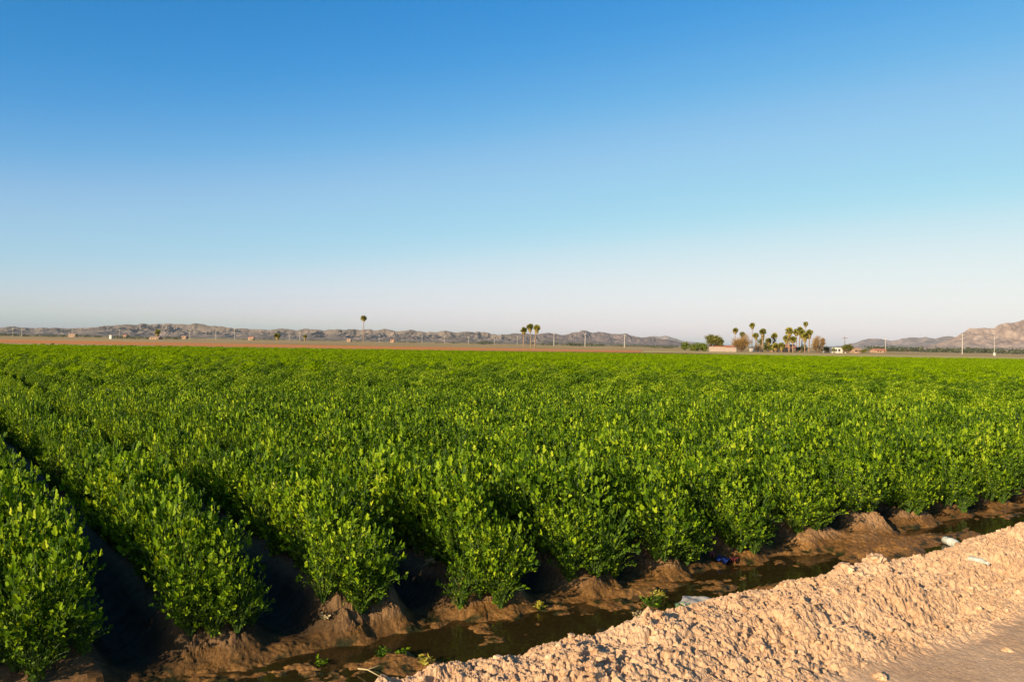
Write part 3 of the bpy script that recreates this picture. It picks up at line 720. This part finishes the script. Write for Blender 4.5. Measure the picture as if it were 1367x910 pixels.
tree('bare_tree', 1012, 392, [(0, 458, 469, 6)], 500, .3, M['brown_leaf'], 'low brown thicket right of the large brown tree', twiggy=True)
tree('dark_bush', 1065, 410, [(0, 462, 469.5, 4), (8, 459, 470, 5)], 500, .4, M['tree_leaf'], 'dark shrub beneath the right-hand palm cluster', 'bush', False)
tree('bare_tree', 1092, 395, [(-5, 452, 469, 5), (1, 448, 462, 8), (7, 451, 463, 5)], 1000, .3, M['brown_leaf'], 'brown sparse tree right of all the palms', twiggy=True)
tree('dark_bush', 1098, 402, [(-3, 460, 470, 6), (5, 462, 470, 5)], 500, .4, M['tree_leaf'], 'purplish dark bush under the brown sparse tree', 'bush', False)
tree('round_tree', 1132, 400, [(-3, 459.5, 468, 6), (3, 459.5, 468.5, 6)], 800, .4, M['tree_leaf'], 'round brownish tree covering the right end of the white building')
tree('small_tree', 1113.5, 385, [(0, 463.5, 469, 2.2)], 200, .3, M['bush_leaf'], 'tiny tree in front of the white building')
tree('dark_bush', 1154, 420, [(0, 465.5, 471, 4)], 300, .4, M['tree_leaf'], 'dark bush right of the tan house', 'bush', False)
# weeds on the edge of the crop
for i, (px, dY) in enumerate([(70, 'leftmost'), (296, 'second'), (352, 'third'), (412, 'fourth'), (482, 'fifth'), (685, 'sixth'), (731, 'seventh'), (802, 'eighth'), (871, 'ninth'), (982, 'tenth')]):
    p = ground_at(px, 178)
    root = tree('edge_weed', px, 175, [(0, P_y, P_y + 2.2, 2.2) for P_y in [446 + .0175 * px + 11.2]], 130, .14, M['scrub'],
         'small dark weed clump on the pale track beyond the crop, %s from the left' % dY, 'weed clump', False, group='weed clumps on the track beyond the crop')

# ------------------------------------------------------------------ buildings
def house(name, px0, px1, ybase_off, ytop, Y, wm, label, roof='gable', rm=None, roof_h=0, cat='house', depth=8, wins=3, door=True, ov=.3):
    a, b = ground_at(px0, Y), ground_at(px1, Y); Wd = b.x - a.x; root = empty(name, a); H = P((px0+px1)/2, ytop, Y).z - a.z
    mb = MB(); mb.box(0, Wd, 0, depth, -.1, H)
    if roof == 'gable': mb.add([(.02, 0, H), (.02, depth, H), (.02, depth/2, H+roof_h-.05), (Wd-.02, 0, H), (Wd-.02, depth, H), (Wd-.02, depth/2, H+roof_h-.05)], [(0,1,2),(5,4,3)])
    mb.build('wall', wm, root)
    mb = MB()
    if roof == 'gable':
        t = .18
        mb.add([(-ov,-ov,H-.05),(Wd+ov,-ov,H-.05),(Wd+ov,depth/2,H+roof_h),(-ov,depth/2,H+roof_h),(-ov,depth+ov,H-.05),(Wd+ov,depth+ov,H-.05),
                (-ov,-ov,H-.05+t),(Wd+ov,-ov,H-.05+t),(Wd+ov,depth/2,H+roof_h+t),(-ov,depth/2,H+roof_h+t),(-ov,depth+ov,H-.05+t),(Wd+ov,depth+ov,H-.05+t)],
               [(6,7,8,9),(9,8,11,10),(0,3,2,1),(3,4,5,2),(0,1,7,6),(4,10,11,5),(0,6,9,3),(3,9,10,4),(1,2,8,7),(2,5,11,8)])
    else:
        mb.box(-.1, Wd+.1, -.1, depth+.1, H+.003, H+.2)
    mb.build('roof', rm or wm, root)
    for i in range(wins):
        x = Wd * (i + 1) / (wins + 1 + (1 if door else 0)); mb = MB(); mb.box(x-.5, x+.5, -.04, .05, H*.38, H*.78); mb.build('window', M['glass'], root)
    if door:
        x = Wd * .86; mb = MB(); mb.box(x-.45, x+.45, -.05, .05, 0, min(2.1, H*.85)); mb.build('door', M['wood'], root)
    tag(root, label, cat); return root
# garden wall and ranch house behind it
house('low_house', 957, 981, 0, 464.6, 372, M['stucco'], 'low white house with clay tile roof behind the garden wall', rm=M['tile'], roof_h=1.0, wins=2)
a, b = ground_at(947, 352), ground_at(983, 352); root = empty('garden_wall', a)
mb = MB(); mb.box(0, (b.x-a.x)*.6, 0, .25, -.1, 1.95); mb.build('wall_panel', M['stucco'], root)
mb = MB(); mb.box((b.x-a.x)*.6+.02, b.x-a.x, .05, .28, -.1, 1.7); mb.build('wall_panel', M['stucco'], root)
mb = MB(); mb.box(-.05, (b.x-a.x)*.6+.05, -.05, .3, 1.953, 2.05); mb.build('coping', M['tile'], root)
tag(root, 'long pinkish white garden wall left of the brown bare tree', 'wall')
house('farmhouse', 1042, 1063, 0, 463.6, 408, M['shadewall'], 'shaded-front farmhouse with red tile roof among the palms', rm=M['tile'], roof_h=1.3, wins=2)
a = ground_at(1052, 409); root = empty('chimney_stack', a); bpy.data.objects.remove(root)
house('white_building', 1007, 1017.5, 0, 465.8, 395, M['white'], 'small white shed at the foot of the left farm palms', roof='flat', wins=0, cat='shed')
house('white_building', 1030, 1041, 0, 460.5, 415, M['pink'], 'tan house side glimpsed between the yellow green palms', roof='flat', wins=1, door=False)
house('white_building', 1107, 1129.5, 0, 464.4, 402, M['white'], 'white flat roofed building behind the tiny tree', roof='flat', wins=3)
house('tan_house', 1139.5, 1150, 0, 466, 430, M['pink'], 'tan house right of the round brownish tree', rm=M['pink'], roof_h=.8, wins=1)
house('tan_house', 1169, 1183, 0, 467.6, 520, M['pink'], 'orange tan house standing alone to the right of the farm', rm=M['tile'], roof_h=.9, wins=2, ov=.4)
house('small_house', 199, 211, 0, 450.8, 690, M['pink'], 'small tan house by the shaggy palm at left', rm=M['pink'], roof_h=1.0, wins=2)
house('small_shed', 145.5, 148.5, 0, 447.6, 620, M['white'], 'tiny white hut alone on the plain at far left', roof='flat', wins=0, door=False, depth=2, cat='hut')
house('far_house', 91, 100, 0, 446.2, 1100, M['pink'], 'pale tan far house beneath the left hills', rm=M['pink'], roof_h=1., wins=1)
for i, (p0, p1, lab) in enumerate([(164, 168, 'pale far house left of the shaggy palm'), (242, 248, 'pale far house right of the shaggy palm'), (331, 338, 'pale far house between two leftmost tall poles and the dark palm'),
                   (463, 468, 'pale far house just left of the tall lone palm'), (521, 526, 'pale far house right of the tall lone palm'), (1208, 1216, 'pale far house below the blue mountains at right')]):
    house('far_house', p0, p1, 0, 446 + .0175 * p0 - 1.4, 1150, M['pink'], lab, roof_h=.9, rm=M['pink'] if i % 2 else M['tile'], wins=1)
# white fence and pale posts in front of the farm
a, b = ground_at(985, 372), ground_at(1140, 372); root = empty('yard_fence', a); n = 26
for i in range(n):
    x = (b.x-a.x) * i / (n-1); mb = MB(); mb.box(x-.06, x+.06, 0, .12, -.1, 1.0); mb.build('post', M['bark'], root)
mb = MB(); mb.box(0, b.x-a.x, .13, .17, .45, .52); mb.box(0, b.x-a.x, .13, .17, .85, .92); mb.build('rail', M['bark'], root)
tag(root, 'low weathered rail fence along the front of the farm', 'fence')

def pole(px, ytop, Y, label, arms=1, r=.2, mat='pole', base=False, group='pale utility poles across the plain'):
    b = ground_at(px, Y); H = P(px, ytop, Y).z - b.z; root = empty('utility_pole', b)
    mb = MB(); mb.tube([(0, 0, -.3), (0, 0, H)], [r*1.2, r*.8], 8); mb.build('pole', M[mat], root)
    for i in range(arms):
        mb = MB(); mb.box(-1.3, 1.3, -.1, .1, H - .8 - i*1.5, H - .6 - i*1.5); mb.build('crossarm', M[mat], root)
        for x in (-1.15, 0.45, 1.15):
            mb = MB(); mb.tube([(x, 0, H-.6-i*1.5), (x, 0, H-.3-i*1.5)], .07, 6); mb.build('insulator', M['white'], root)
    if base: mb = MB(); mb.box(-.35, .35, -.35, .35, -.1, 1.5); mb.build('equipment_box', M['white'], root)
    tag(root, label, 'utility pole', group)
PO = [(17, 437.3, 'leftmost'), (28.7, 437.5, 'second'), (96, 440, 'third'), (159, 439.5, 'fourth'), (253.4, 439, 'fifth'), (288, 438.5, 'sixth'), (312.7, 437.5, 'seventh'), (386, 447, 'eighth'), (400, 443.5, 'ninth'),
      (506, 447, 'tenth'), (563.3, 448, 'eleventh'), (593.5, 448.5, 'twelfth'), (625.5, 449, 'thirteenth'), (660, 447.5, 'fourteenth'), (690.4, 448.5, 'fifteenth')]
for i, (px, yt, o_) in enumerate(PO): pole(px, yt, 900 if yt < 445 else 1000, 'far pale utility pole against the brown hills, %s from the left' % o_, r=.17, arms=1)
pole(739.4, 444.5, 800, 'pale utility pole just right of the three slender palms', r=.27)
pole(781, 444.5, 750, 'pale utility pole in front of the pointed blue peak', r=.27)
pole(833.6, 446.5, 700, 'pale utility pole right of the pointed blue peak', r=.27)
pole(1182, 451, 700, 'pale utility pole behind the orange tan house', r=.2)
pole(1284.7, 445.3, 540, 'tall white pole in front of the right-hand mountain', r=.23, arms=1)
pole(1327.6, 445, 420, 'rightmost slim pole with a white box at its foot', r=.1, arms=0, base=True)
pole(1127.7, 449, 415, 'dark pole with cross arm above the white building', r=.14, mat='wood', arms=1)

# scrub along the foot of the hills
mb = MB(); rr = random.Random(5)
def scrub(px0, px1, Y, n, h):
    for i in range(n):
        px = rr.uniform(px0, px1); p = ground_at(px, Y * rr.uniform(.92, 1.1)); w = rr.uniform(2, 7) * Y / 1500; hh = h * rr.uniform(.5, 1.2)
        for j in range(40):
            d = Vector((rr.gauss(0, 1), rr.gauss(0, 1), rr.gauss(0, 1))).normalized()
            leaflet(mb, p + Vector((rr.gauss(0, w), rr.gauss(0, w), rr.uniform(.1, 1) * hh)), d, Vector((rr.gauss(0,1), rr.gauss(0,1), 1)), h * .35, h * .35, rr, False)
scrub(-60, 130, 1050, 60, 3); scrub(130, 700, 1200, 100, 2.4); scrub(700, 930, 1200, 60, 3.2); scrub(758, 800, 1000, 16, 3.6); scrub(640, 658, 1000, 8, 3.4)
scrub(1160, 1430, 1100, 150, 5.5); scrub(1235, 1420, 900, 50, 3.5); scrub(150, 250, 760, 24, 2.4); scrub(872, 900, 700, 12, 1.6)
mb.build('desert_scrub', M['scrub']); tag(bpy.data.objects['desert_scrub'], 'thin line of dark scrub along the foot of the hills', 'scrub', kind='stuff')

# ------------------------------------------------------------------ hills
def rock(name, a, b, c):
    m, t, out = nodes(name); L = t.links.new
    p = N(t, 'BsdfPrincipled', Roughness=.95); p.inputs['Specular IOR Level'].default_value = .1
    tc = N(t, 'TexCoord'); n = N(t, 'TexNoise', Scale=.008, Detail=10., Roughness=.65); L(tc.outputs['Object'], n.inputs['Vector'])
    L(ramp(t, n.outputs[0], [(.35, a), (.5, b), (.68, c)]), p.inputs['Base Color'])
    L(p.outputs[0], out.inputs[0]); return m
M['rock'] = rock('brown_rock', (.06, .05, .045), (.14, .112, .09), (.25, .19, .145))
M['redrock'] = rock('red_rock', (.16, .11, .088), (.26, .185, .145), (.40, .30, .235))
M['greyrock'] = rock('grey_rock', (.07, .052, .05), (.13, .098, .088), (.21, .155, .135))
def range_(name, prof, Df, Dr, mat, seed, wl, step=1.2, nd=90, rgh=1.1):
    xs = np.arange(prof[0][0], prof[-1][0] + .1, step); ys = np.interp(xs, [p[0] for p in prof], [p[1] for p in prof]) - rgh * fbm(xs / 9, xs * 0 + seed, seed, 4)
    zr = np.array([P(x, y, Dr).z for x, y in zip(xs, ys)]); tx = np.array([P(x, 460, 1.0).x for x in xs])
    T = np.linspace(0, 1.35, nd); X0, TT = np.meshgrid(xs, T, indexing='ij')
    D = Df + (Dr - Df) * TT; X = tx[:, None] * D; Hh = zr[:, None] * np.ones_like(TT)
    wx = fbm(X / wl * .5, D / wl * .25, seed + 50, 3) * 1.1
    r1 = 1 - np.abs(fbm(X / wl + wx, D / wl * .3 + wx * .5, seed, 4)) * 2
    r2 = 1 - np.abs(fbm(X / wl * 2.7 + wx, D / wl * 1.0, seed + 9, 4)) * 2
    rg = .65 * r1 + .35 * r2
    base = np.clip(TT, 0, 1) ** .8
    back = np.clip(1 - np.clip(TT - 1, 0, 1) / .35, 0, 1)
    g = base * (.3 + .7 * np.clip(rg, 0, 1)) * (1 - .0 * TT)
    g = np.where(TT < .93, g, g + (np.clip((TT - .93) / .07, 0, 1)) * (base * (.93 + .07 * rg) - g))
    Zz = Hh * g * back * D / Dr * np.where(TT < .95, .97, 1) - .3
    o = link(name, gridmesh(name, X, D, Zz, mat, smooth=False)); tag(o, kind='structure')
L1 = [(-420, 441), (-300, 437), (-200, 440), (-100, 436), (0, 437.2), (18, 435.8), (45, 437.3), (105, 437.4), (130, 436), (145, 434), (163, 432.8), (180, 432.3), (190, 431.3), (200, 432.6), (212, 431.8), (222, 430.8), (235, 431.3), (250, 432.2), (268, 430.8),
 (280, 433.3), (295, 434.4), (312, 437.5), (325, 437.8), (345, 438.8), (360, 439.3), (375, 438), (395, 439.8), (410, 438), (430, 439.7), (450, 439), (468, 439.4), (485, 438.2), (500, 439.8), (513, 438.3), (525, 440.6),
 (545, 440), (565, 442.2), (580, 443.2), (595, 441), (610, 443), (625, 442.4), (645, 442.3), (655, 444.8), (670, 446.2), (690, 445.5), (720, 449), (760, 453), (800, 456), (850, 459), (900, 462)]
L2 = [(560, 452), (620, 448), (660, 446), (675, 446), (690, 444.2), (700, 445), (715, 446), (733, 443.8), (740, 444), (750, 447.5), (757, 445.5), (770, 442.5), (777, 439.8), (783, 440.8), (790, 444.6), (800, 442.8), (815, 444.8), (826, 445), (835, 444.2), (845, 447.6),
 (855, 450), (872, 449.6), (885, 452.6), (900, 454.6), (912, 457.5), (935, 460), (960, 462.5)]
L3 = [(840, 458), (862, 450), (872, 447.5), (880, 448.5), (888, 447.3), (897, 450), (915, 455), (940, 458), (990, 461), (1040, 462.5), (1100, 463)]
R2 = [(1090, 463.5), (1125, 460.5), (1139, 457.3), (1150, 453), (1162, 450.8), (1178, 451.3), (1190, 453), (1200, 451.4), (1215, 450), (1235, 448.8), (1247, 451), (1260, 448.3), (1275, 448.2), (1300, 446), (1400, 440), (1550, 445), (1700, 460)]
R1 = [(1200, 466.5), (1230, 462), (1250, 458), (1262, 454.5), (1279, 447), (1294, 436.8), (1302, 437.8), (1314, 437), (1326, 437), (1336, 431), (1345, 430.2), (1355, 428.8), (1367, 425.4), (1400, 418), (1460, 410), (1540, 418), (1640, 440), (1760, 465)]
range_('hills', L1, 3700, 4300, M['rock'], 5, 95)
range_('hills', L2, 5400, 6200, M['greyrock'], 15, 150)
range_('mountains', L3, 11000, 12000, M['greyrock'], 25, 400, step=2, nd=40)
range_('mountains', R2, 9500, 10500, M['greyrock'], 35, 500, step=2, nd=50)
range_('mountains', R1, 5000, 6000, M['redrock'], 45, 260, step=1.2)

# ------------------------------------------------------------------ air
mb = MB(); mb.box(-13500, 13500, -13500, 13500, -1.9, 420)
m, t, out = nodes('air'); pv = N(t, 'VolumePrincipled'); pv.inputs['Density'].default_value = 2.8e-5; pv.inputs['Color'].default_value = (.88, .95, 1, 1); pv.inputs['Anisotropy'].default_value = 0
t.links.new(pv.outputs[0], out.inputs['Volume'])
o = mb.build('haze', m); tag(o, 'clear air thinly hazed towards the mountains', 'haze', kind='stuff')

scn.cycles.max_bounces = 8; scn.cycles.transparent_max_bounces = 12; scn.cycles.volume_bounces = 0
